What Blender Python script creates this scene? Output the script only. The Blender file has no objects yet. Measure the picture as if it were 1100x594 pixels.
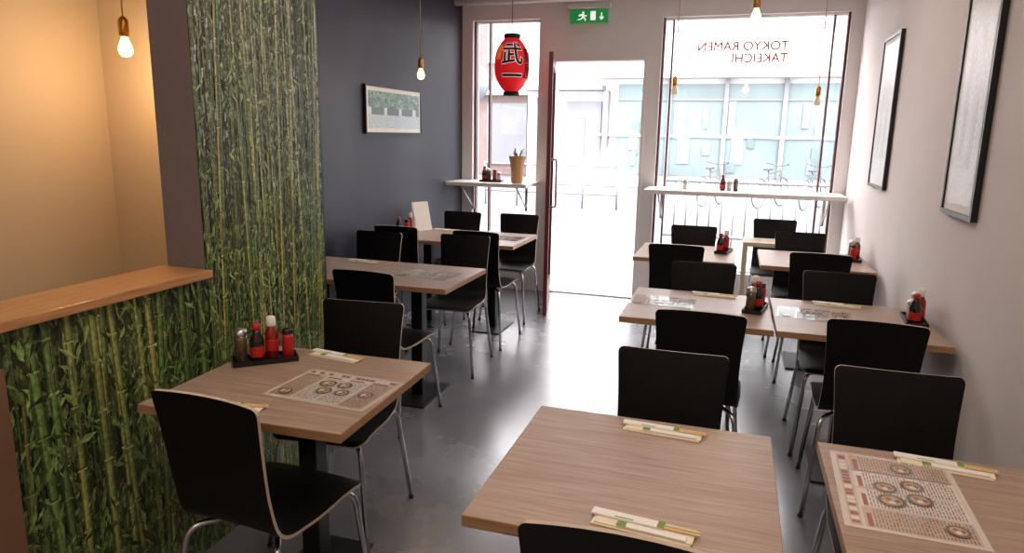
import bpy, bmesh, math, random
from mathutils import Matrix, Vector, noise
random.seed(7)
scn=bpy.context.scene
COL=scn.collection
scn.view_settings.view_transform='Standard'
scn.view_settings.look='None'
scn.view_settings.exposure=0.22

# ------------------------------------------------------------ materials
def srgb(r,g,b):
    f=lambda c:(c/255/12.92) if c/255<=0.04045 else ((c/255+0.055)/1.055)**2.4
    return (f(r),f(g),f(b),1)
def newmat(name):
    m=bpy.data.materials.new(name); m.use_nodes=True
    return m,m.node_tree,m.node_tree.nodes['Principled BSDF']
def mat(name,col,rough=.5,metal=0,spec=.5,emit=0,noise_amt=.06,scale=8,bump=0,emitcol=None,coat=0):
    m,nt,b=newmat(name)
    N=nt.nodes.new; L=nt.links.new
    tc=N('ShaderNodeTexCoord'); nz=N('ShaderNodeTexNoise'); nz.inputs['Scale'].default_value=scale; nz.inputs['Detail'].default_value=4
    L(tc.outputs['Object'],nz.inputs['Vector'])
    cr=N('ShaderNodeValToRGB'); cr.color_ramp.elements[0].position=.3; cr.color_ramp.elements[1].position=.7
    lo=[c*(1-noise_amt) for c in col[:3]]+[1]; hi=[min(1,c*(1+noise_amt)) for c in col[:3]]+[1]
    cr.color_ramp.elements[0].color=lo; cr.color_ramp.elements[1].color=hi
    L(nz.outputs['Fac'],cr.inputs['Fac']); L(cr.outputs['Color'],b.inputs['Base Color'])
    b.inputs['Roughness'].default_value=rough; b.inputs['Metallic'].default_value=metal
    b.inputs['Specular IOR Level'].default_value=spec; b.inputs['Coat Weight'].default_value=coat
    if emit:
        b.inputs['Emission Color'].default_value=emitcol or col; b.inputs['Emission Strength'].default_value=emit
    if bump:
        bp=N('ShaderNodeBump'); bp.inputs['Strength'].default_value=bump; bp.inputs['Distance'].default_value=.01
        L(nz.outputs['Fac'],bp.inputs['Height']); L(bp.outputs['Normal'],b.inputs['Normal'])
    return m
def wood(name,c1,c2,sc=(1.2,30,30),rough=.42,spec=.4):
    m,nt,b=newmat(name); N=nt.nodes.new; L=nt.links.new
    tc=N('ShaderNodeTexCoord'); mp=N('ShaderNodeMapping'); mp.inputs['Scale'].default_value=sc
    oi=N('ShaderNodeObjectInfo'); ad=N('ShaderNodeVectorMath'); ad.operation='ADD'
    L(tc.outputs['Object'],ad.inputs[0]); L(oi.outputs['Random'],ad.inputs[1]); L(ad.outputs[0],mp.inputs['Vector'])
    n1=N('ShaderNodeTexNoise'); n1.inputs['Scale'].default_value=2.2; n1.inputs['Detail'].default_value=8; n1.inputs['Roughness'].default_value=.65; n1.inputs['Distortion'].default_value=.4
    L(mp.outputs[0],n1.inputs['Vector'])
    mp2=N('ShaderNodeMapping'); mp2.inputs['Scale'].default_value=(sc[0]*3,sc[1]*5,sc[2]*5); L(ad.outputs[0],mp2.inputs['Vector'])
    n2=N('ShaderNodeTexNoise'); n2.inputs['Scale'].default_value=2; n2.inputs['Detail'].default_value=3; L(mp2.outputs[0],n2.inputs['Vector'])
    mx=N('ShaderNodeMix'); mx.inputs[0].default_value=.5; L(n1.outputs['Fac'],mx.inputs[2]); L(n2.outputs['Fac'],mx.inputs[3])
    cr=N('ShaderNodeValToRGB'); e=cr.color_ramp.elements; e[0].position=.34; e[0].color=c1; e[1].position=.64; e[1].color=c2
    L(mx.outputs[0],cr.inputs['Fac']); L(cr.outputs['Color'],b.inputs['Base Color'])
    b.inputs['Roughness'].default_value=rough; b.inputs['Specular IOR Level'].default_value=spec
    bp=N('ShaderNodeBump'); bp.inputs['Strength'].default_value=.1; bp.inputs['Distance'].default_value=.002; L(mx.outputs[0],bp.inputs['Height']); L(bp.outputs['Normal'],b.inputs['Normal'])
    return m
def glassmat(name,tint=(1,1,1,1),refl=.05):
    m=bpy.data.materials.new(name); m.use_nodes=True; nt=m.node_tree; nt.nodes.clear(); N=nt.nodes.new
    o=N('ShaderNodeOutputMaterial'); t=N('ShaderNodeBsdfTransparent'); g=N('ShaderNodeBsdfGlossy'); g.inputs['Roughness'].default_value=.03
    t.inputs['Color'].default_value=tint
    x=N('ShaderNodeMixShader'); x.inputs[0].default_value=refl
    nt.links.new(t.outputs[0],x.inputs[1]); nt.links.new(g.outputs[0],x.inputs[2]); nt.links.new(x.outputs[0],o.inputs[0]); return m

M={}
M['oak']=wood('oak_laminate',srgb(142,116,100),srgb(186,160,141),rough=.34)
M['oakedge']=wood('oak_edge',srgb(145,108,74),srgb(182,140,102))
M['ledgew']=wood('ledge_wood',srgb(156,108,64),srgb(200,150,100),rough=.3,sc=(30,1.2,30))
M['barw']=mat('white_counter',srgb(225,220,215),.35,noise_amt=.02)
M['palew']=wood('pale_wood',srgb(205,185,160),srgb(228,212,190))
M['black']=mat('black_stained_plywood',srgb(12,11,13),.5,spec=.25,noise_amt=.2,scale=20)
M['ply']=mat('pale_birch_edge',srgb(190,172,150),.5,noise_amt=.08,scale=40)
M['chrome']=mat('satin_chrome_tube',srgb(190,190,192),.22,metal=1,noise_amt=.02)
M['blksteel']=mat('black_powder_steel',srgb(14,14,16),.45,noise_amt=.1)
M['rightw']=mat('warm_white_plaster',srgb(222,212,207),.8,noise_amt=.02,scale=3,bump=.05)
M['white']=mat('white_paint',srgb(228,223,220),.5,noise_amt=.02)
M['dark']=mat('charcoal_blue_paint',srgb(42,44,56),.5,noise_amt=.08,scale=3,bump=.05)
M['yellow']=mat('warm_cream_paint',srgb(208,184,150),.75,noise_amt=.03,scale=2)
M['grey']=mat('grey_panel_edge',srgb(118,110,112),.6,noise_amt=.04)
M['brown']=mat('brown_board',srgb(116,84,60),.5,noise_amt=.06,scale=5)
M['ceil']=mat('ceiling_paint',srgb(215,210,205),.8,noise_amt=.02)
M['red']=mat('dark_red_door_paint',srgb(100,32,32),.4,noise_amt=.05)
M['wframe']=mat('red_brown_window_frame',srgb(92,62,60),.4,noise_amt=.05)
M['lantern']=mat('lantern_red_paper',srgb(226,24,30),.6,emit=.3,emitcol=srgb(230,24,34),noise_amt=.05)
M['ink']=mat('black_ink',srgb(12,10,10),.6,noise_amt=.02)
M['paperw']=mat('white_paper',srgb(240,236,226),.7,noise_amt=.02)
M['cream']=mat('cream_napkin',srgb(236,224,196),.8,noise_amt=.04,scale=30)
M['green']=mat('sleeve_green',srgb(120,150,64),.7,noise_amt=.05)
M['stick']=mat('chopstick_wood',srgb(222,190,134),.6,noise_amt=.06,scale=40)
M['frameblk']=mat('black_frame',srgb(14,14,15),.35,noise_amt=.05)
M['soy']=mat('dark_soy_glass',srgb(22,12,10),.12,noise_amt=.1,coat=.5)
M['redplast']=mat('red_plastic',srgb(180,26,24),.35,noise_amt=.05)
M['chili']=mat('chilli_sauce',srgb(140,24,14),.25,noise_amt=.2,scale=60,coat=.4)
M['steel']=mat('brushed_lid_steel',srgb(190,188,184),.3,metal=1,noise_amt=.03)
M['shaker']=mat('salt_glass',srgb(200,196,188),.15,noise_amt=.08,coat=.5)
M['pepper']=mat('pepper_glass',srgb(90,70,52),.2,noise_amt=.2,scale=90,coat=.5)
M['tray']=mat('black_tray',srgb(18,16,16),.35,noise_amt=.05)
M['brass']=mat('brass_socket',srgb(196,140,66),.3,metal=1,noise_amt=.05)
M['cord']=mat('lamp_cord',srgb(190,160,120),.7,noise_amt=.05)
M['bulb']=mat('glowing_bulb',srgb(255,200,120),.3,emit=5,emitcol=srgb(255,205,130),noise_amt=.01)
M['bulboff']=mat('clear_bulb',srgb(220,210,190),.15,emit=.15,emitcol=srgb(255,210,150),noise_amt=.01)
M['glass']=glassmat('window_glass')
M['exitg']=mat('exit_green',srgb(30,140,66),.4,emit=.3,emitcol=srgb(30,150,70),noise_amt=.02)
M['exitw']=mat('exit_white',srgb(245,250,245),.4,emit=.6,emitcol=(1,1,1,1),noise_amt=.01)
M['letter']=mat('red_vinyl',srgb(200,80,50),.5,emit=.12,emitcol=srgb(220,90,60),noise_amt=.02)
M['kraft']=mat('kraft_paper',srgb(190,146,98),.8,noise_amt=.1,scale=20)
M['leafdry']=mat('dried_leaf',srgb(140,130,70),.7,noise_amt=.2)
M['lam']=mat('laminated_sheet',srgb(216,203,190),.12,noise_amt=.03,coat=.8)
M['pr_red']=mat('print_red',srgb(160,92,76),.2,noise_amt=.05,coat=.8)
M['pr_tan']=mat('print_tan',srgb(198,174,152),.2,noise_amt=.08,scale=30,coat=.8)
M['pr_pale']=mat('print_pale',srgb(226,216,204),.2,noise_amt=.05,coat=.8)
M['pr_grey']=mat('print_grey',srgb(136,122,114),.2,noise_amt=.05,coat=.8)
M['pr_bowl']=mat('print_bowl',srgb(104,92,90),.2,noise_amt=.1,coat=.8)
M['pr_noodle']=mat('print_noodle',srgb(190,158,116),.2,noise_amt=.3,scale=80,coat=.8)

def floor_mat():
    m,nt,b=newmat('grey_resin_floor'); N=nt.nodes.new; L=nt.links.new
    tc=N('ShaderNodeTexCoord'); n=N('ShaderNodeTexNoise'); n.inputs['Scale'].default_value=1.3; n.inputs['Detail'].default_value=7; n.inputs['Roughness'].default_value=.6
    L(tc.outputs['Object'],n.inputs['Vector'])
    cr=N('ShaderNodeValToRGB'); e=cr.color_ramp.elements; e[0].position=.3; e[0].color=srgb(104,105,110); e[1].position=.7; e[1].color=srgb(128,128,132)
    L(n.outputs['Fac'],cr.inputs[0]); L(cr.outputs[0],b.inputs['Base Color'])
    mr=N('ShaderNodeMapRange'); mr.inputs[3].default_value=.16; mr.inputs[4].default_value=.36; L(n.outputs['Fac'],mr.inputs[0]); L(mr.outputs[0],b.inputs['Roughness'])
    b.inputs['Specular IOR Level'].default_value=.7; b.inputs['Coat Weight'].default_value=.6; b.inputs['Coat Roughness'].default_value=.26
    return m
M['floor']=floor_mat()
def pave_mat():
    m,nt,b=newmat('street_paving'); N=nt.nodes.new; L=nt.links.new
    tc=N('ShaderNodeTexCoord'); br=N('ShaderNodeTexBrick'); br.inputs['Scale'].default_value=3.3; br.inputs['Color1'].default_value=srgb(90,89,92); br.inputs['Color2'].default_value=srgb(98,97,100); br.inputs['Mortar'].default_value=srgb(80,79,82); br.inputs['Mortar Size'].default_value=.02; br.inputs['Row Height'].default_value=.5; br.inputs['Brick Width'].default_value=1
    L(tc.outputs['Object'],br.inputs['Vector']); L(br.outputs['Color'],b.inputs['Base Color']); b.inputs['Roughness'].default_value=.8
    return m
M['pave']=pave_mat()
def vcol_mat(name,rough,nsc=60,amt=.6,sat=1.0):
    m,nt,b=newmat(name); N=nt.nodes.new; L=nt.links.new
    a=N('ShaderNodeAttribute'); a.attribute_name='Col'
    n=N('ShaderNodeTexNoise'); n.inputs['Scale'].default_value=nsc; n.inputs['Detail'].default_value=5
    tc=N('ShaderNodeTexCoord'); L(tc.outputs['Object'],n.inputs['Vector'])
    mx=N('ShaderNodeMix'); mx.data_type='RGBA'; mx.blend_type='MULTIPLY'; mx.inputs[0].default_value=amt
    cr=N('ShaderNodeValToRGB'); cr.color_ramp.elements[0].position=.25; cr.color_ramp.elements[1].position=.75; cr.color_ramp.elements[0].color=(.3,.3,.3,1); cr.color_ramp.elements[1].color=(1.5,1.5,1.5,1); L(n.outputs['Fac'],cr.inputs[0])
    hs=N('ShaderNodeHueSaturation'); hs.inputs['Saturation'].default_value=sat
    L(a.outputs['Color'],mx.inputs[6]); L(cr.outputs[0],mx.inputs[7]); L(mx.outputs[2],hs.inputs['Color']); L(hs.outputs[0],b.inputs['Base Color'])
    b.inputs['Roughness'].default_value=rough
    bp=N('ShaderNodeBump'); bp.inputs['Strength'].default_value=.35; bp.inputs['Distance'].default_value=.004; L(n.outputs['Fac'],bp.inputs['Height']); L(bp.outputs['Normal'],b.inputs['Normal'])
    return m
M['mural']=vcol_mat('bamboo_photo_wallpaper',.33,70,.8,.88)
M['photo']=vcol_mat('photo_print',.3,60,.3)

# ------------------------------------------------------------ mesh builder
class MB:
    def __init__(s): s.v=[];s.f=[];s.m=[];s.sm=[];s.mats=[]
    def mi(s,k):
        if k not in s.mats: s.mats.append(k)
        return s.mats.index(k)
    def add(s,vs,fs,k,smooth=False):
        o=len(s.v); s.v+= [tuple(x) for x in vs]; i=s.mi(k)
        for f in fs: s.f.append([a+o for a in f]); s.m.append(i); s.sm.append(smooth)
    def box(s,a,b,k,bev=0):
        (x0,y0,z0),(x1,y1,z1)=a,b
        if bev<=0:
            vs=[(x0,y0,z0),(x1,y0,z0),(x1,y1,z0),(x0,y1,z0),(x0,y0,z1),(x1,y0,z1),(x1,y1,z1),(x0,y1,z1)]
            s.add(vs,[(0,3,2,1),(4,5,6,7),(0,1,5,4),(1,2,6,5),(2,3,7,6),(3,0,4,7)],k); return
        bm=bmesh.new(); bmesh.ops.create_cube(bm,size=1)
        for v in bm.verts: v.co=Vector(((x0+x1)/2+v.co.x*(x1-x0),(y0+y1)/2+v.co.y*(y1-y0),(z0+z1)/2+v.co.z*(z1-z0)))
        bmesh.ops.bevel(bm,geom=bm.edges[:],offset=bev,segments=2,affect='EDGES',profile=.5)
        bm.verts.index_update()
        s.add([v.co[:] for v in bm.verts],[[v.index for v in f.verts] for f in bm.faces],k); bm.free()
    def lathe(s,prof,k,c=(0,0,0),n=20,smooth=True):
        vs=[];fs=[]
        for r,z in prof:
            for i in range(n):
                a=2*math.pi*i/n; vs.append((c[0]+r*math.cos(a),c[1]+r*math.sin(a),c[2]+z))
        for j in range(len(prof)-1):
            for i in range(n):
                fs.append((j*n+i,j*n+(i+1)%n,(j+1)*n+(i+1)%n,(j+1)*n+i))
        fs.append(tuple(reversed(range(n)))); fs.append(tuple((len(prof)-1)*n+i for i in range(n)))
        s.add(vs,fs,k,smooth)
    def tube(s,pts,r,k,n=10,closed=False):
        P=[Vector(p) for p in pts]; vs=[];fs=[]; up=None
        for i,p in enumerate(P):
            if closed: t=(P[(i+1)%len(P)]-P[i-1]).normalized()
            else: t=(P[min(i+1,len(P)-1)]-P[max(i-1,0)]).normalized()
            if up is None:
                up=Vector((0,0,1)) if abs(t.z)<.9 else Vector((1,0,0))
            a=(up-t*up.dot(t)).normalized(); b=t.cross(a); up=a
            for j in range(n):
                w=2*math.pi*j/n; vs.append(p+a*math.cos(w)*r+b*math.sin(w)*r)
        m=len(P)
        for i in range(m if closed else m-1):
            for j in range(n):
                q=(i+1)%m; fs.append((i*n+j,i*n+(j+1)%n,q*n+(j+1)%n,q*n+j))
        if not closed: fs.append(tuple(reversed(range(n)))); fs.append(tuple((m-1)*n+j for j in range(n)))
        s.add(vs,fs,k,True)
    def obj(s,name,parent=None,loc=(0,0,0)):
        me=bpy.data.meshes.new(name); me.from_pydata(s.v,[],s.f)
        for k in s.mats: me.materials.append(M[k])
        me.polygons.foreach_set('material_index',s.m); me.polygons.foreach_set('use_smooth',s.sm); me.update()
        o=bpy.data.objects.new(name,me); COL.objects.link(o); o.location=loc
        if parent: o.parent=parent
        return o
def fillet(pts,r=.04,n=5):
    P=[Vector(p) for p in pts]; out=[P[0]]
    for i in range(1,len(P)-1):
        a=(P[i-1]-P[i]);b=(P[i+1]-P[i]); q=min(r,a.length*.45,b.length*.45)
        s=P[i]+a.normalized()*q; e=P[i]+b.normalized()*q
        for j in range(n+1):
            t=j/n; out.append(s*(1-t)**2+P[i]*2*t*(1-t)+e*t*t)
    out.append(P[-1]); return out
def empty(name,loc=(0,0,0),rz=0):
    e=bpy.data.objects.new(name,None); e.empty_display_size=.1; COL.objects.link(e); e.location=loc; e.rotation_euler[2]=rz; return e
def tag(o,label,cat,group=None):
    o['label']=label; o['category']=cat
    if group: o['group']=group
    return o
def clone(root,loc,rz=0):
    n=root.copy(); COL.objects.link(n); n.location=loc; n.rotation_euler=(0,0,rz)
    def rec(a,b):
        for c in a.children:
            d=c.copy(); COL.objects.link(d); d.parent=b; rec(c,d)
    rec(root,n)
    return n
def struct(o):
    o['kind']='structure'; return o

# ------------------------------------------------------------ camera
f,pi_,ya,ro=747.2,math.radians(11.56),math.radians(17.51),math.radians(1.0)
F=Vector((-math.sin(ya)*math.cos(pi_),math.cos(ya)*math.cos(pi_),-math.sin(pi_)))
R=Vector((math.cos(ya),math.sin(ya),0)); U=R.cross(F)
R2=R*math.cos(ro)+U*math.sin(ro); U2=-R*math.sin(ro)+U*math.cos(ro)
mm=Matrix((R2,U2,-F)).transposed().to_4x4(); mm.translation=Vector((0,0,1.55))
cd=bpy.data.cameras.new('camera'); cam=bpy.data.objects.new('camera',cd); COL.objects.link(cam)
cd.sensor_width=36; cd.lens=f/1100*36; cam.matrix_world=mm; cd.clip_start=.05; cd.clip_end=200
scn.camera=cam

# ------------------------------------------------------------ room shell
XL,XR,YF,ZC,YB=-2.65,.92,6.65,2.95,-2.2
PX=-1.78
def sbox(name,a,b,k,bev=0):
    m=MB(); m.box(a,b,k,bev); return struct(m.obj(name))
sbox('floor',(XL-.3,YB,-.1),(XR+.2,YF+.2,0),'floor')
sbox('ceiling',(XL-.3,YB,ZC),(XR+.2,YF+.2,ZC+.1),'ceil')
sbox('wall_right',(XR,YB,0),(XR+.15,YF+.2,ZC),'rightw')
sbox('wall_left',(XL-.15,YB,0),(XL,YF+.2,ZC),'dark')
sbox('wall_back',(XL-.15,YB-.15,0),(XR+.15,YB,ZC),'rightw')
sbox('wall_alcove_side',(XL,YB,0),(XL+.03,2.42,ZC),'yellow')
sbox('wall_alcove_end',(XL,2.42,0),(PX-.17,2.76,ZC),'yellow')
sbox('wall_alcove_rear',(XL,2.76,0),(PX-.004,2.775,ZC),'dark')
sbox('wall_pillar',(PX-.17,2.0,0),(PX-.004,2.76,ZC),'grey')
sbox('wall_partition',(PX-.17,YB,0),(PX-.004,2.0,1.03),'grey')
fw=MB()
y0,y1=YF,YF+.18
DT=2.26
fw.box((XL,y0,0),(-2.54,y1,ZC),'white')
fw.box((-2.54,y0,0),(-1.86,y1,.55),'white'); fw.box((-2.54,y0,2.62),(-1.86,y1,ZC),'white')
fw.box((-1.86,y0,0),(-1.74,y1,ZC),'white')
fw.box((-1.74,y0,DT),(-.84,y1,ZC),'white')
fw.box((-.84,y0,0),(-.72,y1,ZC),'white')
fw.box((-.72,y0,0),(.82,y1,.32),'white'); fw.box((-.72,y0,2.6),(.82,y1,ZC),'white')
fw.box((.82,y0,0),(XR,y1,ZC),'white')
struct(fw.obj('wall_front'))
def window(name,xa,xb,za,zb,mull):
    w=MB(); t=.02; ya_,yb_=YF+.05,YF+.11
    w.box((xa,ya_,za),(xa+t,yb_,zb),'wframe'); w.box((xb-t,ya_,za),(xb,yb_,zb),'wframe')
    w.box((xa+t,ya_,zb-t),(xb-t,yb_,zb),'white'); w.box((xa+t,ya_,za),(xb-t,yb_,za+t),'white')
    for x in mull: w.box((x-.008,ya_,za+t),(x+.008,yb_,zb-t),'wframe')
    w.box((xa+t,YF+.078,za+t),(xb-t,YF+.082,zb-t),'glass')
    return struct(w.obj(name))
window('window_1',-2.54,-1.86,.55,2.62,[-2.38])
window('window_2',-.72,.82,.32,2.6,[-.63,.70])
d=MB(); d.box((-1.74,YF-.01,0),(-1.71,YF+.19,DT),'white'); d.box((-.87,YF-.01,0),(-.84,YF+.19,DT),'white'); d.box((-1.71,YF-.01,DT-.03),(-.87,YF+.19,DT),'white'); d.box((-1.71,YF,0),(-.87,YF+.2,.012),'steel')
struct(d.obj('trim_1'))
dl=MB(); L=.98
dl.box((0,-L,0.01),(.035,-L+.09,2.21),'red',.003); dl.box((0,-.1,0.01),(.035,0,2.21),'red',.003)
dl.box((0,-L+.09,0.01),(.035,-.1,.2),'red'); dl.box((0,-L+.09,2.11),(.035,-.1,2.21),'red')
dl.box((.015,-L+.09,.2),(.020,-.1,2.11),'glass')
door=dl.obj('door_1',loc=(-1.725,YF-.02,0)); door.rotation_euler[2]=math.radians(12.8); struct(door)
h=MB(); h.tube(fillet([(.035,-L+.05,.95),(.085,-L+.05,.95),(.085,-L+.05,1.35),(.035,-L+.05,1.35)],.02),.01,'steel')
hh=h.obj('handle',parent=door)
sbox('trim_2',(PX-.2,YB,1.03),(PX+.03,1.998,1.058),'ledgew',.003)
sbox('trim_3',(PX,YB,0),(PX+.012,1.24,.93),'brown')
m=MB(); m.tube([(-2.64,6.45,2.77),(-.2,6.45,2.77)],.045,'white',16); struct(m.obj('trim_4'))

# ------------------------------------------------------------ bamboo mural
def bamboo(name,ya_,yb_,za,zb,tall=False):
    rnd=random.Random(11 if tall else 5)
    V=[];Fc=[];C=[]
    def poly(pts,col,layer):
        o=len(V)
        for (y,z) in pts:
            V.append((layer,min(max(y,ya_),yb_),min(max(z,za),zb)))
        Fc.append(list(range(o,o+len(pts)))); C.append([min(.85,c) for c in col])
    poly([(ya_,za),(yb_,za),(yb_,zb),(ya_,zb)],(.012,.018,.008),0)
    area=(yb_-ya_)*(zb-za)
    def lay(t): return .0002+.0035*t
    def lum(z): return (1.0+.7*(z/2.9)) if tall else .9  # tall print brightens upward, window shimmer painted into its colours
    def tint(col,z):  # greys the upper tall print, a painted whitish window reflection
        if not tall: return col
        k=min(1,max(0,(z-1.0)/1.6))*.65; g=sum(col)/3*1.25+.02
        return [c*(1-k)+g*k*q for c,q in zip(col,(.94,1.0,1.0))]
    for i in range(int(area*1800)):
        y=rnd.uniform(ya_,yb_); z=rnd.uniform(za,zb); s=rnd.uniform(.003,.009)
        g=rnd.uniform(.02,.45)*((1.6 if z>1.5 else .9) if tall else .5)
        col=(g*.8,g*.9,g*.5) if z<1.3 else (g*.88,g*.97,g*.97)  # upper flecks: pale sky gaps, also standing in for window shimmer
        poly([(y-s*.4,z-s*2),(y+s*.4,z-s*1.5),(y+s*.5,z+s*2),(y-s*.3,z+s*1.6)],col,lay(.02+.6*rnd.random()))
    spec=[(130,.003,.006,.28),(80,.005,.010,.5),(30,.010,.018,.8)] if tall else [(80,.004,.009,.2),(44,.008,.015,.42),(16,.018,.034,.85)]
    for layer,(n,w0,w1,br) in enumerate(spec):
        n=int(n*(yb_-ya_)*1.2)
        for i in range(n):
            y=rnd.uniform(ya_,yb_); w=rnd.uniform(w0,w1); lean=rnd.uniform(-.05,.05)
            z=za-rnd.random()*.2; L=rnd.uniform(.09,.18)*(.8+w*18)
            hue=rnd.random(); base=(.26+.2*hue,.34+.08*hue,.05+.04*hue)
            if rnd.random()<.5: base=(.14,.26,.035)
            X=lay(.1+.28*layer+.25*rnd.random())
            while z<zb:
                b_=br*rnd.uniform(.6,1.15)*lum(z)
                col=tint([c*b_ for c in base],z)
                z2=min(z+L*.96,zb); ya=y+lean*(z-za); yb=y+lean*(z2-za)
                if z2>za:
                    zz=max(z,za)
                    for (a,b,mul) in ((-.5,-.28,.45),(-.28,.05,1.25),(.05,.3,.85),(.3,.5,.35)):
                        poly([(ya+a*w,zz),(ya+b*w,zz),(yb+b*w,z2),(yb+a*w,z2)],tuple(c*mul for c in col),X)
                    if z2<zb-.01:
                        poly([(yb-.58*w,z2-.002),(yb+.58*w,z2-.002),(yb+.58*w,z2+.003),(yb-.58*w,z2+.003)],tuple(c*1.5+.03 for c in col),X+.00002)
                z+=L
    n=int(area*(4600 if tall else 2800))
    clumps=[(rnd.uniform(ya_,yb_),rnd.uniform(za,zb)) for _ in range(int(area*34))]
    for i in range(n):
        if rnd.random()<.65:
            c=rnd.choice(clumps); cy=c[0]+rnd.gauss(0,.05); cz=c[1]+rnd.gauss(0,.09)
            cy=min(max(cy,ya_),yb_); cz=min(max(cz,za),zb)
        else: cy=rnd.uniform(ya_,yb_); cz=rnd.uniform(za,zb)
        l=rnd.uniform(.025,.08)*(.68 if tall else 1.1); w=l*rnd.uniform(.08,.15); a=rnd.gauss(-math.pi/2,.6)
        dx,dz=math.cos(a),math.sin(a); nx,nz=-dz,dx
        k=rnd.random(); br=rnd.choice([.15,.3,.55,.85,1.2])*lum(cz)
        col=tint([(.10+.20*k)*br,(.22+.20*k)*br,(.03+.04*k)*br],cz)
        X=lay(.2+.8*rnd.random())
        p0=(cy,cz); p1=(cy+dx*l*.4+nx*w,cz+dz*l*.4+nz*w); p2=(cy+dx*l,cz+dz*l); p3=(cy+dx*l*.4-nx*w,cz+dz*l*.4-nz*w)
        poly([p0,p3,p2],[c*.75 for c in col],X); poly([p0,p2,p1],col,X)
    me=bpy.data.meshes.new(name); me.from_pydata(V,[],Fc)
    ca=me.color_attributes.new('Col','FLOAT_COLOR','CORNER'); arr=[]
    for p,c in zip(me.polygons,C):
        for _ in range(p.loop_total): arr+= [c[0],c[1],c[2],1]
    ca.data.foreach_set('color',arr); me.materials.append(M['mural']); me.update()
    o=bpy.data.objects.new(name,me); o.location=(PX-.0035,0,0); COL.objects.link(o)
    return struct(o)
bamboo('wall_mural_low',1.2,2.0,0,1.028)
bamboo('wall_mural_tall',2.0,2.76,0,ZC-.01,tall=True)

# ------------------------------------------------------------ chair
def build_chair():
    root=empty('dining_chair')
    pts=[(.385,.435),(.37,.447),(.33,.455),(.26,.455),(.20,.45),(.12,.446),(.06,.446),(.03,.450),(.008,.462),(-.006,.485),(-.014,.52),(-.025,.60),(-.038,.70),(-.052,.80),(-.062,.865)]
    P=[Vector((0,a,b)) for a,b in pts]
    Q=[]
    for i in range(len(P)-1):
        for j in range(3): Q.append(P[i].lerp(P[i+1],j/3))
    Q.append(P[-1])
    s=[0]
    for i in range(1,len(Q)): s.append(s[-1]+(Q[i]-Q[i-1]).length)
    T=s[-1]; sb=s[[i for i,q in enumerate(Q) if q.y<=.008+1e-6][0]]
    def halfw(t):
        base=.186 if t<sb*.6 else .186-.016*math.sin(math.pi*min(1,(t-sb*.6)/(T-sb*.6)))
        base-= .006*(t/T)
        for d,r in ((t,.045),(T-t,.022)):
            if d<r: base=base-r+math.sqrt(max(0,r*r-(r-d)**2))
        return base
    ss=[0,.001,.004,.01,.018,.03,.045]
    x=.045
    while x<T-.06: x+=.022; ss.append(x)
    ss=[a for a in ss if a<T-.045]+[T-.03,T-.02,T-.012,T-.006,T-.002,T-.0005,T]
    def at(t):
        for i in range(1,len(s)):
            if t<=s[i]+1e-9:
                k=(t-s[i-1])/(s[i]-s[i-1]); return Q[i-1].lerp(Q[i],k)
        return Q[-1]
    def tan(t): return (at(min(T,t+.02))-at(max(0,t-.02))).normalized()
    nb=min(range(len(ss)),key=lambda i:abs(ss[i]-sb))
    us=[-1,-.9,-.7,-.4,0,.4,.7,.9,1]
    th=.010
    rows=[]
    for t in ss:
        p=at(t); tg=tan(t); nrm=Vector((0,tg.z,-tg.y))
        w=halfw(t); row=[]
        for u in us:
            k=max(0,(t-sb)/(T-sb)); off=-.014*(u*u)*min(1,k*3) - .006*(u*u)*(1-min(1,k*3))
            a=Vector((u*w,p.y,p.z))+nrm*off
            row.append((a,a+nrm*th))
        rows.append(row)
    def part(name,i0,i1):
        b=MB(); n=len(us)
        sub=rows[i0:i1+1]
        front=[p[0] for r in sub for p in r]; back=[p[1] for r in sub for p in r]; m=len(sub)
        fs=[(j*n+i,j*n+i+1,(j+1)*n+i+1,(j+1)*n+i) for j in range(m-1) for i in range(n-1)]
        b.add(front,fs,'black',True); b.add(back,[tuple(reversed(q)) for q in fs],'black',True)
        loop=[(0,i) for i in range(n)]+[(j,n-1) for j in range(1,m)]+[(m-1,i) for i in range(n-2,-1,-1)]+[(j,0) for j in range(m-2,0,-1)]
        vs=[sub[j][i][0] for (j,i) in loop]+[sub[j][i][1] for (j,i) in loop]
        k=len(loop)
        b.add(vs,[(a,(a+1)%k,(a+1)%k+k,a+k) for a in range(k)],'ply',False)
        return b.obj(name,root)
    part('seat',0,nb); part('backrest',nb,len(ss)-1)
    fr=MB(); fr.box((-.10,.10,.425),(.10,.28,.436),'blksteel',.002)
    fr.obj('mounting_plate',root)
    for sx in (-1,1):
        for fy in (0,1):
            y0=.25 if fy else .13; y1=.355 if fy else -.01; yl=.395 if fy else -.07
            g=MB(); g.tube(fillet([(sx*.06,y0,.424),(sx*.16,y1,.424),(sx*.198,yl,.008)],.05,6),.0095,'chrome',10)
            g.lathe([(.011,0),(.012,.012),(.010,.014)],'blksteel',(sx*.198,yl,0),10)
            g.obj('leg',root)
    return root
chair0=build_chair()
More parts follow.
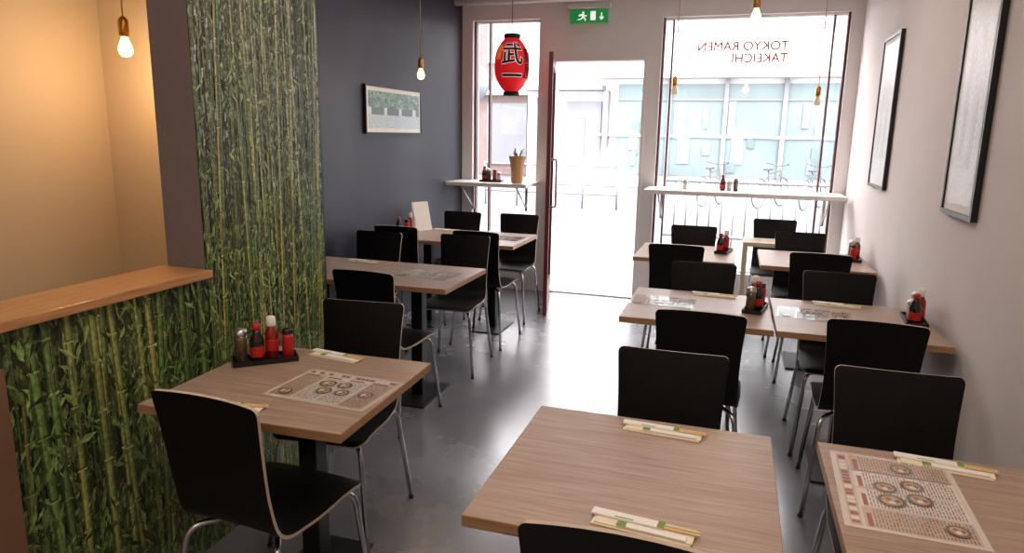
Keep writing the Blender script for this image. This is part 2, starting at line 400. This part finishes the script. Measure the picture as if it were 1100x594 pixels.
chairs=[
(-1.27,1.40,1,-4,'pushed under the bamboo side table'),
(-1.42,2.47,-1,6,'behind the bamboo side table'),
(-1.74,3.05,1,-3,'at the joined wall tables'),
(-2.36,4.34,-1,0,'by the charcoal wall'),
(-1.74,4.43,-1,4,'pulled out from its table'),
(-2.38,4.66,1,0,'by the charcoal wall'),
(-1.735,4.64,1,-1,'near the open glass door'),
(-2.3,5.78,-1,0,'near the lantern window'),
(-1.78,5.82,-1,0,'near the lantern window'),
(-.15,1.12,1,0,'tucked under an oak table'),
(-.15,2.23,-1,0,'tucked under an oak table'),
(.52,2.27,-1,0,'at the white wall'),
(-.09,2.82,1,0,'back to back with another'),
(.57,2.91,1,-3,'back to back with another'),
(-.13,3.97,-1,0,'at the joined oak tables'),
(.565,3.95,-1,0,'at the joined oak tables'),
(-.33,4.60,1,0,'back to back with another'),
(.54,4.60,1,-2,'back to back with another'),
(-.28,5.66,-1,0,'near the long window counter'),
(.50,5.60,-1,0,'near the long window counter'),
(.36,6.42,-1,0,'beneath the white window counter'),
]
for i,(x,y,fc,rt,what) in enumerate(chairs):
    rz=(0 if fc>0 else math.pi)+math.radians(rt)
    loc=(x,y+.055*fc,0)
    if i==0: c=chair0; c.location=loc; c.rotation_euler[2]=rz
    else: c=clone(chair0,loc,rz)
    tag(c,'black plywood chair with chrome legs '+what,'chair','black dining chairs')

# ------------------------------------------------------------ tables
def build_table(w,dp,oy=0):
    root=empty('dining_table')
    t=MB(); t.box((-w/2,-dp/2,.712),(w/2,dp/2,.74),'oakedge',.002); 
    t.add([(-w/2+.002,-dp/2+.002,.7402),(w/2-.002,-dp/2+.002,.7402),(w/2-.002,dp/2-.002,.7402),(-w/2+.002,dp/2-.002,.7402)],[(0,1,2,3)],'oak'); t.obj('tabletop',root)
    p=MB(); p.box((-.035,oy-.035,.012),(.035,oy+.035,.70),'blksteel',.004); p.obj('column',root)
    p=MB(); p.box((-.16,oy-.16,.70),(.16,oy+.16,.712),'blksteel',.002); p.box((-.16,oy-.03,.68),(.16,oy+.03,.70),'blksteel'); p.obj('top_bracket',root)
    p=MB(); p.box((-.12,oy-.2,0),(.12,oy+.2,.012),'blksteel',.003); p.obj('base_plate',root)
    return root
tabs=[(-1.66,-.98,1.54,2.18,'beside the bamboo partition',.07),
(-2.63,-2.03,3.31,3.94,'against the charcoal wall',0),(-2.02,-1.41,3.31,3.94,'joined to a wall table',0),
(-2.63,-2.09,4.83,5.5,'against the charcoal wall',.03),(-2.08,-1.52,4.83,5.5,'near the open door',.03),
(-.51,.15,1.28,1.94,'with chopstick packs',.01),(.27,.905,1.27,1.95,'against the white wall',0),
(-.46,.21,3.1,3.77,'with menu and condiments',0),(.22,.895,3.1,3.77,'touching the white wall',0),
(-.63,.04,4.75,5.45,'near the window counter',.02),(.2,.89,4.75,5.45,'near counter and white wall',.02)]
for i,(xa,xb,ya_,yb_,what,oy) in enumerate(tabs):
    t=build_table(xb-xa,yb_-ya_,oy); t.location=((xa+xb)/2,(ya_+yb_)/2,0)
    tag(t,'pale oak laminate cafe table '+what,'table','oak cafe tables')
    if i==0: t.rotation_euler[2]=math.radians(1.5)
t=empty('side_table',(.38,5.98,0))
b=MB(); b.box((-.28,-.15,.70),(.28,.15,.735),'palew',.004); b.obj('tabletop',t)
for sx in(-1,1):
    for sy in(-1,1):
        b=MB(); b.box((sx*.26-.018,sy*.13-.018,0),(sx*.26+.018,sy*.13+.018,.70),'palew',.003); b.obj('leg',t)
tag(t,'small pale wooden table standing near the window counter','table')
def counter(xa,xb,label):
    r=empty('window_counter',((xa+xb)/2,6.42,0)); w=(xb-xa)/2
    b=MB(); b.box((-w,-.22,1.06),(w,.228,1.095),'barw',.003); b.obj('counter_top',r)
    for sx in (-1,1):
        b=MB(); x=sx*(w-.12); b.tube([(x,.22,.82),(x,-.12,1.055)],.008,'steel'); b.box((x-.012,.215,.80),(x+.012,.228,1.06),'steel'); b.obj('bracket',r)
    tag(r,label,'counter')
counter(-2.645,-1.84,'narrow white counter fixed below the lantern window')
counter(-.76,.88,'long narrow white counter along the shop window')

# ------------------------------------------------------------ tabletop items
TZ=.7405
def make_tray():
    b=MB(); b.box((-.11,-.045,0),(.11,.045,.006),'tray',.002)
    b.box((-.11,-.045,.004),(.11,-.041,.018),'tray'); b.box((-.11,.041,.004),(.11,.045,.018),'tray'); b.box((-.11,-.041,.004),(-.106,.041,.018),'tray'); b.box((.106,-.041,.004),(.11,.041,.018),'tray')
    return b.obj('condiment_tray')
def mk(name,parts):
    r=empty(name)
    for pn,prof,k in parts:
        b=MB(); b.lathe(prof,k,n=18); b.obj(pn,r)
    return r
protos=dict(tray=make_tray(),
soy=mk('soy_sauce_bottle',[('bottle_body',[(.018,0),(.024,.003),(.025,.06),(.024,.08),(.014,.105),(.012,.118)],'soy'),('cap',[(.014,.118),(.015,.121),(.014,.136),(.008,.14)],'redplast'),('label_band',[(.0254,.02),(.0256,.022),(.0256,.055),(.0254,.057)],'redplast')]),
chil=mk('chilli_oil_bottle',[('bottle_body',[(.018,0),(.023,.003),(.023,.095),(.015,.112),(.013,.12)],'chili'),('cap',[(.016,.12),(.017,.122),(.016,.15),(.012,.154)],'paperw'),('label_band',[(.0233,.03),(.0235,.032),(.0235,.07),(.0233,.072)],'redplast')]),
shk=mk('salt_shaker',[('shaker_body',[(.018,0),(.021,.003),(.019,.05),(.021,.065)],'shaker'),('lid',[(.0215,.065),(.022,.07),(.019,.084),(.008,.09)],'steel')]),
pep=mk('pepper_shaker',[('shaker_body',[(.018,0),(.023,.003),(.021,.07),(.023,.095)],'pepper'),('lid',[(.0235,.095),(.024,.10),(.021,.114),(.008,.12)],'steel')]),
tin=mk('spice_jar',[('jar_body',[(.017,0),(.02,.003),(.02,.08),(.016,.09)],'redplast'),('lid',[(.017,.09),(.018,.093),(.018,.108),(.012,.111)],'soy')]))
first={k:True for k in protos}
LAB=dict(tray=('shallow black condiment tray','tray'),soy=('dark soy sauce bottle','bottle'),chil=('red chilli bottle with white cap','bottle'),shk=('glass salt shaker','shaker'),pep=('glass pepper shaker','shaker'),tin=('small red spice jar','jar'))
def put(k,loc,rz,where):
    if first[k]: o=protos[k]; first[k]=False; o.location=loc; o.rotation_euler[2]=rz
    else: o=clone(protos[k],loc,rz)
    tag(o,LAB[k][0]+' '+where,LAB[k][1],'table condiments'); return o
def cset(x,y,z,rz,where,items=('shk','soy','chil','tin')):
    put('tray',(x,y,z),rz,'on '+where)
    n=len(items)
    for i,k in enumerate(items):
        u=-.078+.156*i/(n-1); v=.012*(-1)**i
        put(k,(x+u*math.cos(rz)-v*math.sin(rz),y+u*math.sin(rz)+v*math.cos(rz),z+.0062),rz,'on '+where)
cset(-1.55,2.00,TZ,math.radians(42),'the bamboo side table',('pep','soy','chil','tin'))
cset(.14,3.47,TZ,math.radians(80),'the joined oak tables',('pep','soy','chil','tin'))
cset(.83,3.5,TZ,math.radians(85),'the white wall table',('soy','chil','shk','pep'))
cset(-.04,5.2,TZ,math.radians(80),'a table near the window',('soy','chil','tin'))
cset(.82,5.22,TZ,math.radians(85),'a table near the poster',('tin','chil','pep'))
cset(-2.52,5.1,TZ,math.radians(80),'the charcoal wall table',('soy','tin','chil'))
cset(-2.25,6.42,1.0955,0,'the lantern window counter',('soy','pep','tin','shk'))
for k,x in (('shk',-.42),('soy',-.1),('shk',-.045),('pep',0.01)):
    put(k,(x,6.42,1.0955),0,'on the long window counter')

def placemat():
    w,h=.38,.27; b=MB(); b.box((-w/2,-h/2,0),(w/2,h/2,.0012),'lam')
    z=[.0013]
    def q(x0,y0,x1,y1,k):
        z[0]+=.000004
        b.add([(x0,y0,z[0]),(x1,y0,z[0]),(x1,y1,z[0]),(x0,y1,z[0])],[(0,1,2,3)],k)
    def disc(x,y,r,k):
        z[0]+=.00002
        b.add([(x+r*math.cos(a*math.pi/9),y+r*math.sin(a*math.pi/9),z[0]) for a in range(18)],[tuple(range(18))],k)
    rr=random.Random(3)
    q(-.178,.098,.178,.122,'pr_tan')
    x=-.17
    while x<.165:
        l=rr.uniform(.008,.02); q(x,.102,x+l,.118,rr.choice(['pr_red','pr_red','pr_grey','pr_pale'])); x+=l+.005
    for col in range(4):
        x0=-.178+col*.09; q(x0,-.122,x0+.086,.092,'pr_tan' if col in(0,3) else 'pr_pale')
        q(x0+.004,.076,x0+.06,.086,'pr_red')
        yy=.068
        while yy>-.118:
            xx=x0+.004
            while xx<x0+.075:
                l=rr.uniform(.006,.022); q(xx,yy,min(xx+l,x0+.082),yy+.003,rr.choice(['pr_grey','pr_grey','pr_grey','pr_red'])); xx+=l+.004
            yy-=.0068
    for (x,y,r) in ((-.045,.025,.030),(.018,.03,.026),(-.02,-.035,.028),(.045,-.03,.026),(.13,-.02,.026),(-.135,-.085,.024)):
        disc(x,y,r,'pr_grey'); disc(x,y,r*.9,'pr_bowl'); disc(x,y,r*.72,'pr_noodle'); disc(x+r*.2,y+r*.2,r*.22,'pr_red'); disc(x-r*.25,y,r*.25,'pr_pale'); disc(x,y-r*.35,r*.2,'pr_bowl')
    return b.obj('menu_placemat')
pm0=placemat()
mats_=[(-1.17,1.845,-3,.96,'the bamboo side table'),(.425,1.70,88,1.02,'the white wall table'),(-.30,3.47,-3,.82,'the joined tables'),(.40,3.46,-5,.86,'the joined tables by the wall'),(-1.66,3.64,-5,.92,'the joined wall table'),(-1.72,5.2,-5,.84,'the table near the door')]
for i,(x,y,r,s,wh) in enumerate(mats_):
    o=pm0 if i==0 else clone(pm0,(0,0,0)); o.location=(x,y,TZ); o.rotation_euler[2]=math.radians(r); o.scale=(s,s,1)
    tag(o,'laminated printed menu sheet on '+wh,'menu','menu sheets')

def chop():
    r=empty('chopstick_pack')
    b=MB(); b.box((-.105,-.034,0),(.105,.030,.003),'cream',.001); b.box((-.098,-.030,.003),(.108,.026,.006),'cream',.001); b.obj('napkin',r)
    b=MB()
    b.box((-.112,-.006,.006),(.045,.020,.0115),'paperw',.001); b.box((.03,-.0062,.0116),(.045,.0202,.0119),'green'); b.box((-.06,-.003,.0116),(-.02,.001,.0118),'green'); b.obj('paper_sleeve',r)
    for yy in (.002,.012):
        b=MB(); b.box((-.10,yy-.0032,.0070),(.118,yy+.0032,.0112),'stick',.001); b.obj('chopstick',r)
    b=MB(); b.box((-.05,-.030,.0062),(.095,-.012,.010),'paperw',.001); b.box((-.05,-.0302,.0101),(-.03,-.0118,.0103),'green'); b.obj('folded_sleeve',r)
    return r
cp0=chop()
packs=[(-.14,1.87,-4),(-.13,1.36,-6),(-1.34,2.13,-8),(-1.38,1.60,12),(.56,1.895,-7),(-.06,3.7,-4),(.53,3.7,-5),(-2.2,3.85,-4),(-2.3,5.42,0)]
for i,(x,y,r) in enumerate(packs):
    o=cp0 if i==0 else clone(cp0,(0,0,0)); o.location=(x,y,TZ); o.rotation_euler[2]=math.radians(r)
    tag(o,'wooden chopsticks in paper sleeve on folded cream napkin','chopsticks','chopstick packs')
b=MB(); b.add([(-.08,-.04,0),(.08,-.04,0),(.06,0,.24),(-.10,0,.24),(-.08,.05,0),(.08,.05,0)],[(0,1,2,3),(3,2,5,4)],'paperw'); o=b.obj('menu_card',loc=(-2.5,5.36,TZ)); o.rotation_euler[2]=math.radians(60)
tag(o,'white folded menu card standing on the wall table','menu')

r=empty('wrapped_plant',(-1.98,6.38,1.0955))
b=MB(); b.lathe([(.050,0),(.056,.01),(.058,.10),(.066,.18),(.082,.25),(.074,.24),(.05,.19)],'kraft',n=9,smooth=False); b.obj('paper_wrapping',r)
b=MB(); rr=random.Random(2)
for i in range(16):
    a=rr.uniform(0,6.28); e=rr.uniform(.05,.15); hgt=rr.uniform(.26,.37)
    p0=Vector((0,0,.19)); p1=Vector((math.cos(a)*e*.5,math.sin(a)*e*.5,hgt*.88)); p2=Vector((math.cos(a)*e*1.2,math.sin(a)*e*1.2,hgt*(1 if i%2 else .85)))
    s=Vector((-math.sin(a),math.cos(a),0))*.008
    b.add([p0,p1-s,p2,p1+s],[(0,1,2,3)],'leafdry')
b.obj('foliage',r); tag(r,'dried plant wrapped in brown kraft paper','plant')

# ------------------------------------------------------------ pictures
def photo_mesh(name,w,h,fn,parent,nx=70,ny=30):
    V=[];Fc=[];C=[]
    for j in range(ny+1):
        for i in range(nx+1): V.append((-w/2+w*i/nx,0,-h/2+h*j/ny))
    for j in range(ny):
        for i in range(nx):
            a=j*(nx+1)+i; Fc.append((a,a+1,a+nx+2,a+nx+1)); C.append(fn((i+.5)/nx,(j+.5)/ny))
    me=bpy.data.meshes.new(name); me.from_pydata(V,[],Fc); ca=me.color_attributes.new('Col','FLOAT_COLOR','CORNER'); arr=[]
    for c in C: arr+=[c[0],c[1],c[2],1]*4
    ca.data.foreach_set('color',arr); me.materials.append(M['photo']); o=bpy.data.objects.new(name,me); COL.objects.link(o); o.parent=parent; return o
def picture(loc,rz,w,h,mt,fn,label,fr=.02,inner='paperw'):
    r=empty('framed_picture',loc,rz) 
    b=MB()
    for a,c in (((-w/2,-.012,-h/2),(w/2,.012,-h/2+fr)),((-w/2,-.012,h/2-fr),(w/2,.012,h/2)),((-w/2,-.012,-h/2+fr),(-w/2+fr,.012,h/2-fr)),((w/2-fr,-.012,-h/2+fr),(w/2,.012,h/2-fr))): b.box(a,c,'frameblk')
    b.obj('frame',r)
    b=MB(); b.box((-w/2+fr,-.004,-h/2+fr),(w/2-fr,.010,h/2-fr),inner); b.obj('mat_board',r)
    o=photo_mesh('print',w-2*fr-2*mt,h-2*fr-2*mt,fn,r); o.location=(0,-.0055,0)
    tag(r,label,'picture'); return r
def street(u,v):
    n=noise.noise(Vector((u*9,v*5,3)))*.5+.5; n2=noise.noise(Vector((u*30,v*16,8)))*.5+.5
    g=max(0,n2*1.9-.45)
    if v>.58: return (.06+.5*g*n,.14+.65*g*n,.10+.6*n*g)
    if v>.36:
        k=.75 if int(u*11+.4*math.sin(u*20))%3==0 else .16
        return (k*.9,k+.03,k+.03)
    g=.5+.3*n2; return (g*.86,g,g*1.05)
def poster(u,v):
    n=noise.noise(Vector((u*3,v*4,1)))*.5+.5
    g=.78+.08*n
    if .22<u<.78 and .15<v<.8:
        k=noise.noise(Vector((u*5,v*7,5)))*.5+.5; g=.62+.28*k
    return (g,g*.98,g*.96)
picture((XL+.014,5.16,1.715),math.radians(90),.96,.36,.03,street,'black framed wide city photograph on the charcoal wall',fr=.012)
picture((XR-.014,3.37,1.74),math.radians(-90),.44,1.0,.03,poster,'tall black framed pale poster on the white wall')
picture((XR-.014,5.22,1.73),math.radians(-90),.54,.98,.03,poster,'tall black framed pale print nearer the shop window')

# ------------------------------------------------------------ pendant bulbs
def pendant(loc,lit,label):
    r=empty('pendant_lamp',loc)
    b=MB(); b.tube([(0,0,.085),(0,0,ZC-loc[2]-.005)],.003,'cord',8); b.obj('cord',r)
    b=MB(); b.lathe([(.008,.095),(.016,.085),(.019,.08),(.019,.03),(.016,.022)],'brass',n=18); b.obj('socket',r)
    b=MB(); b.lathe([(.012,.024),(.014,.012),(.022,-.006),(.026,-.022),(.024,-.036),(.016,-.046),(.004,-.050)],'bulb' if lit else 'bulboff',n=20); b.obj('bulb',r)
    if lit:
        l=bpy.data.lights.new('bulb_light','POINT'); l.energy=lit; l.color=(1,.70,.42); l.shadow_soft_size=.035
        lo=bpy.data.objects.new('bulb_light',l); COL.objects.link(lo); lo.parent=r; lo.location=(0,0,-.09)
    tag(r,label,'lamp','bare bulb pendants')
pendant((-2.22,2.16,1.86),5.5,'glowing bare bulb with brass socket above the ledge')
pendant((-2.12,4.55,1.96),2,'glowing bare bulb hanging before the charcoal wall')
pendant((.04,4.2,2.22),3,'glowing bare bulb hanging over the joined tables')
pendant((-.52,5.9,1.93),0,'unlit bare bulb hanging by the shop window')
pendant((.55,5.9,1.85),0,'unlit bare bulb hanging by the shop window')

# ------------------------------------------------------------ lettering helpers
def textmesh(body,size,bevel=0,fill=True,align='CENTER'):
    c=bpy.data.curves.new('t','FONT'); c.body=body; c.size=size; c.align_x=align; c.align_y='CENTER' if align=='CENTER' else 'TOP_BASELINE'; c.space_line=.95
    c.bevel_depth=bevel; c.bevel_resolution=1; c.fill_mode='BOTH' if fill else 'NONE'
    o=bpy.data.objects.new('t',c); COL.objects.link(o); bpy.context.view_layer.update()
    me=bpy.data.meshes.new_from_object(o.evaluated_get(bpy.context.evaluated_depsgraph_get())); bpy.data.objects.remove(o); return me
LH,LR=.265,.155
def lr(z): return LR*(max(0,1-abs(z)**2.6*.62))
lan=empty('paper_lantern',(-2.00,6.22,2.16))
b=MB(); prof=[]
n=64
for i in range(n+1):
    z=-1+2*i/n; prof.append((lr(z)+.0022*math.cos(i*math.pi),z*(LH-.03)))
b.lathe(prof,'lantern',n=48); b.obj('lantern_body',lan)
for s_,nm in ((1,'top_rim'),(-1,'bottom_rim')):
    b=MB(); z0=s_*(LH-.03); z1=s_*LH
    b.lathe([(.070,min(z0,z1)-.004),(.074,min(z0,z1)),(.074,max(z0,z1)),(.066,max(z0,z1)+.003)],'ink',n=32); b.obj(nm,lan)
b=MB(); b.tube([(0,0,LH),(0,0,ZC-2.16-.005)],.003,'ink'); b.obj('hanging_cord',lan)
def wrap(me,name,k,ang0,zc,off):
    bm=bmesh.new(); bm.from_mesh(me)
    bmesh.ops.triangulate(bm,faces=bm.faces[:])
    for _ in range(4):
        ed=[e for e in bm.edges if e.calc_length()>.02]
        if not ed: break
        bmesh.ops.subdivide_edges(bm,edges=ed,cuts=1); bmesh.ops.triangulate(bm,faces=bm.faces[:])
    for v in bm.verts:
        x,z=v.co.x,v.co.y+zc
        rr_=lr(z/(LH-.03))+.004+off; a=ang0+x/LR
        v.co=Vector((rr_*math.cos(a),rr_*math.sin(a),z))
    me2=bpy.data.meshes.new(name); bm.to_mesh(me2); bm.free(); me2.materials.clear(); me2.materials.append(M[k]); o=bpy.data.objects.new(name,me2); COL.objects.link(o); o.parent=lan
M['inkw']=mat('lettering_white',srgb(250,245,240),.6,emit=.2,emitcol=(1,1,1,1),noise_amt=.01)
M['inko']=mat('lettering_yellow',srgb(250,200,90),.6,emit=.1,emitcol=srgb(250,200,90),noise_amt=.01)
face=math.atan2(-6.22,2.00)
wrap(textmesh('武\n一',.20,.008,False),'lettering_outline','inkw',face+.02,-.02,0)
wrap(textmesh('武\n一',.20,.0028,True),'lettering','ink',face+.02,-.02,.003)
wrap(textmesh('麺\n屋',.07,.001),'small_lettering','inko',face-.85,.10,.001)
wrap(textmesh('麺\n屋',.14,.002),'side_lettering','ink',face+1.2,.0,.001)
tag(lan,'red paper lantern with black brush characters','lantern')

r=empty('exit_sign',(-1.39,6.64,2.62))
b=MB(); b.box((-.175,-.045,-.055),(.175,.0,.055),'exitg',.004); b.obj('sign_box',r)
b=MB(); b.box((-.2,-.07,.065),(.2,.0,.11),'white',.006); b.box((-.02,-.03,.05),(.02,-.01,.067),'white'); b.obj('lamp_housing',r)
b=MB(); Y=-.0465
def pq(pts): b.add([(x*.92,Y,z*.9) for x,z in pts],[tuple(range(len(pts)))],'exitw')
pq([(.02,-.04),(.07,-.04),(.07,.045),(.02,.045)])
pq([(.125,.03),(.135,.03),(.135,-.01),(.155,-.01),(.13,-.042),(.105,-.01),(.125,-.01)])
pq([(-.055+.011*math.cos(t*math.pi/6),.034+.011*math.sin(t*math.pi/6)) for t in range(12)])
pq([(-.078,.018),(-.055,.022),(-.045,-.008),(-.065,-.012)])
pq([(-.062,.018),(-.055,.022),(-.028,.004),(-.02,.012),(-.016,.006),(-.030,-.006)])
pq([(-.078,.018),(-.072,.008),(-.095,-.004),(-.102,.006),(-.096,.016)])
pq([(-.062,-.012),(-.045,-.008),(-.026,-.026),(-.03,-.046),(-.04,-.046),(-.038,-.03)])
pq([(-.065,-.012),(-.052,-.012),(-.076,-.034),(-.112,-.038),(-.112,-.03),(-.082,-.024)])
b.obj('running_figure_symbol',r); tag(r,'green emergency exit sign with running figure and arrow','sign')

# shop lettering is applied to be read from the street, so it is seen reversed indoors
me=textmesh('TOKYO RAMEN\nTAKEICHI',.108,.0024,True,'LEFT')
for v in me.vertices: v.co=Vector((-v.co.x,v.co.z*.3,v.co.y))
me.materials.clear(); me.materials.append(M['letter']); o=bpy.data.objects.new('window_lettering',me); COL.objects.link(o); o.location=(.355,YF+.074,2.31)
tag(o,'red vinyl shop name lettering on the window glass','lettering')

# ------------------------------------------------------------ outside
m=MB(); m.box((-30,YF+.2,-.12),(30,45,-.02),'pave'); o=m.obj('street_ground'); struct(o)
M['facade']=mat('pale_facade',srgb(190,187,186),.8,noise_amt=.04,scale=1)
M['teal']=mat('teal_glazing',srgb(84,100,102),.5,noise_amt=.22,scale=.7)
M['tealdark']=mat('shop_interior_dark',srgb(70,86,88),.5,noise_amt=.3,scale=1.5)
M['tealpale']=mat('shop_interior_pale',srgb(96,108,110),.5,noise_amt=.2,scale=1.5)
M['paleg']=mat('pale_grey_panels',srgb(104,105,110),.6,noise_amt=.1,scale=1.2)
M['shopg']=mat('mid_grey_shopfront',srgb(90,92,97),.6,noise_amt=.12,scale=2)
M['brick']=mat('brown_brick',srgb(104,88,86),.8,noise_amt=.12,scale=4)
M['dgrey']=mat('dark_grey_metal',srgb(66,68,72),.5,noise_amt=.05)
m=MB(); m.box((-6.5,22,0),(14,23,9),'facade'); m.box((-4.2,21.4,3.25),(14,22,3.7),'facade')
x=-3.6; rr=random.Random(9)
while x<13:
    m.box((x,21.9,.4),(x+1.5,22.02,3.1),'teal'); m.box((x+1.5,21.8,0),(x+1.62,22.02,3.25),'paleg'); m.box((x,21.9,4.6),(x+1.5,22.02,7),'tealpale')
    for _ in range(4):
        a=x+rr.uniform(.02,1.05); z0=rr.uniform(.4,2.0); m.box((a,21.87-.004*_,z0),(a+rr.uniform(.15,.42),21.9,min(2.6,z0+rr.uniform(.3,1.1))),rr.choice(['tealdark','tealpale','tealpale']))
    m.box((x,21.85,2.62),(x+1.5,21.86,2.68),'paleg')
    x+=1.62
m.box((-4.2,21.84,1.55),(14,21.98,1.62),'facade')
m.box((-6.2,21.9,0),(-5.5,22.02,2.7),'shopg'); m.box((-5.2,21.9,.8),(-4.1,22.02,2.6),'paleg'); m.box((-5.0,21.87,.8),(-4.6,21.9,2.1),'shopg'); m.box((-6.5,21.3,2.9),(-4,22,3.05),'paleg')
m.box((-4.0,21.6,1.2),(-3.85,22,2.9),'shopg')
o=m.obj('opposite_building'); tag(o,'pale building with teal glazed shopfronts across the street','building')
m=MB(); m.box((-16,26,0),(-6.6,27,8),'brick'); m.box((-16,25.6,3.0),(-6.6,26,3.5),'facade')
x=-15.6
while x<-7.5: m.box((x,25.9,.4),(x+1.6,26.02,2.7),'paleg'); m.box((x,25.9,4.2),(x+1.6,26.02,6.4),'facade'); x+=2.1
o=m.obj('corner_building'); tag(o,'brown brick building further along the street','building')
M['fence']=mat('galvanised_fence',srgb(94,96,100),.5,metal=.1,noise_amt=.04)
m=MB(); 
for z in (.25,.98): m.tube([(-.9,9.6,z),(2.6,9.6,z)],.022,'fence')
for i in range(24): m.tube([(-.9+i*.152,9.6,-.02 if i%6==0 else .25),(-.9+i*.152,9.6,.98)],.012,'fence',6)
tag(m.obj('railing'),'grey metal street railing outside the shop window','railing')
m=MB()
for z in (.3,.9): m.tube([(-5.4,15,z),(-2.4,15,z)],.025,'fence')
for i in range(5): m.tube([(-5.4+i*.75,15,-.02),(-5.4+i*.75,15,.95)],.025,'fence',8)
tag(m.obj('railing'),'grey metal street railing across the open door','railing')
def bike():
    r=empty('bicycle')
    for x in (-.52,.52):
        b=MB(); b.tube([(x+.33*math.cos(a*math.pi/14),0,.35+.33*math.sin(a*math.pi/14)) for a in range(28)],.014,'dgrey',6,closed=True)
        for a in range(8): b.tube([(x,0,.35),(x+.33*math.cos(a*math.pi/4),0,.35+.33*math.sin(a*math.pi/4))],.002,'steel',4)
        b.obj('wheel',r)
    b=MB()
    for p,q in (((-.52,.35),(-.05,.3)),((-.05,.3),(-.18,.85)),((-.05,.3),(.38,.78)),((-.16,.78),(.37,.84)),((-.52,.35),(-.16,.74)),((.52,.35),(.36,.92))): b.tube([(p[0],0,p[1]),(q[0],0,q[1])],.016,'dgrey',6)
    b.obj('bicycle_frame',r)
    b=MB(); b.tube(fillet([(.2,-.26,1.02),(.38,-.2,.98),(.36,0,.95),(.38,.2,.98),(.2,.26,1.02)],.06),.012,'dgrey',6); b.obj('handlebar',r)
    b=MB(); b.box((-.32,-.07,.86),(-.08,.07,.92),'dgrey',.02); b.obj('saddle',r)
    return r
bk=bike(); 
for i,(x,y,rz) in enumerate([(-.5,17,70),(.8,17.2,60),(1.7,17.1,66),(2.6,17.3,75)]):
    o=bk if i==0 else clone(bk,(0,0,0)); o.location=(x,y,-.02); o.rotation_euler[2]=math.radians(rz); tag(o,'dark parked city bicycle on the street','bicycle','parked bicycles')
r=empty('road_sign',(-4.05,10.6,-.02))
b=MB(); b.tube([(0,0,0),(0,0,2.5)],.03,'fence'); b.obj('post',r)
b=MB(); b.tube([(0,-.045,2.35),(0,-.03,2.35)],.3,'fence',32); b.obj('sign_disc',r); tag(r,'round grey road sign on a post in the street','sign')

# ------------------------------------------------------------ lights
w=bpy.data.worlds.new('world'); scn.world=w; w.use_nodes=True; nt=w.node_tree; bg=nt.nodes['Background']
bg.inputs[0].default_value=(.99,.965,1,1); bg.inputs[1].default_value=10.5
s=bpy.data.lights.new('sun','SUN'); s.energy=6; s.angle=.02; s.color=(1,.95,.88)
so=bpy.data.objects.new('sun',s); COL.objects.link(so); so.rotation_euler=(math.radians(38),math.radians(12),math.radians(20))
def area(loc,sx,sy,e,col):  # added fill light under the unseen ceiling, no real fixture
    l=bpy.data.lights.new('ceiling_fill','AREA'); l.shape='RECTANGLE'; l.size=sx; l.size_y=sy; l.energy=e; l.color=col
    o=bpy.data.objects.new('ceiling_fill',l); COL.objects.link(o); o.location=loc
area((-.4,-1.0,2.9),1.4,1.0,22,(1,.84,.72))
area((-.4,1.4,2.9),1.4,1.0,20,(1,.86,.76))
area((-.6,4.2,2.9),1.6,1.0,12,(1,.91,.85))
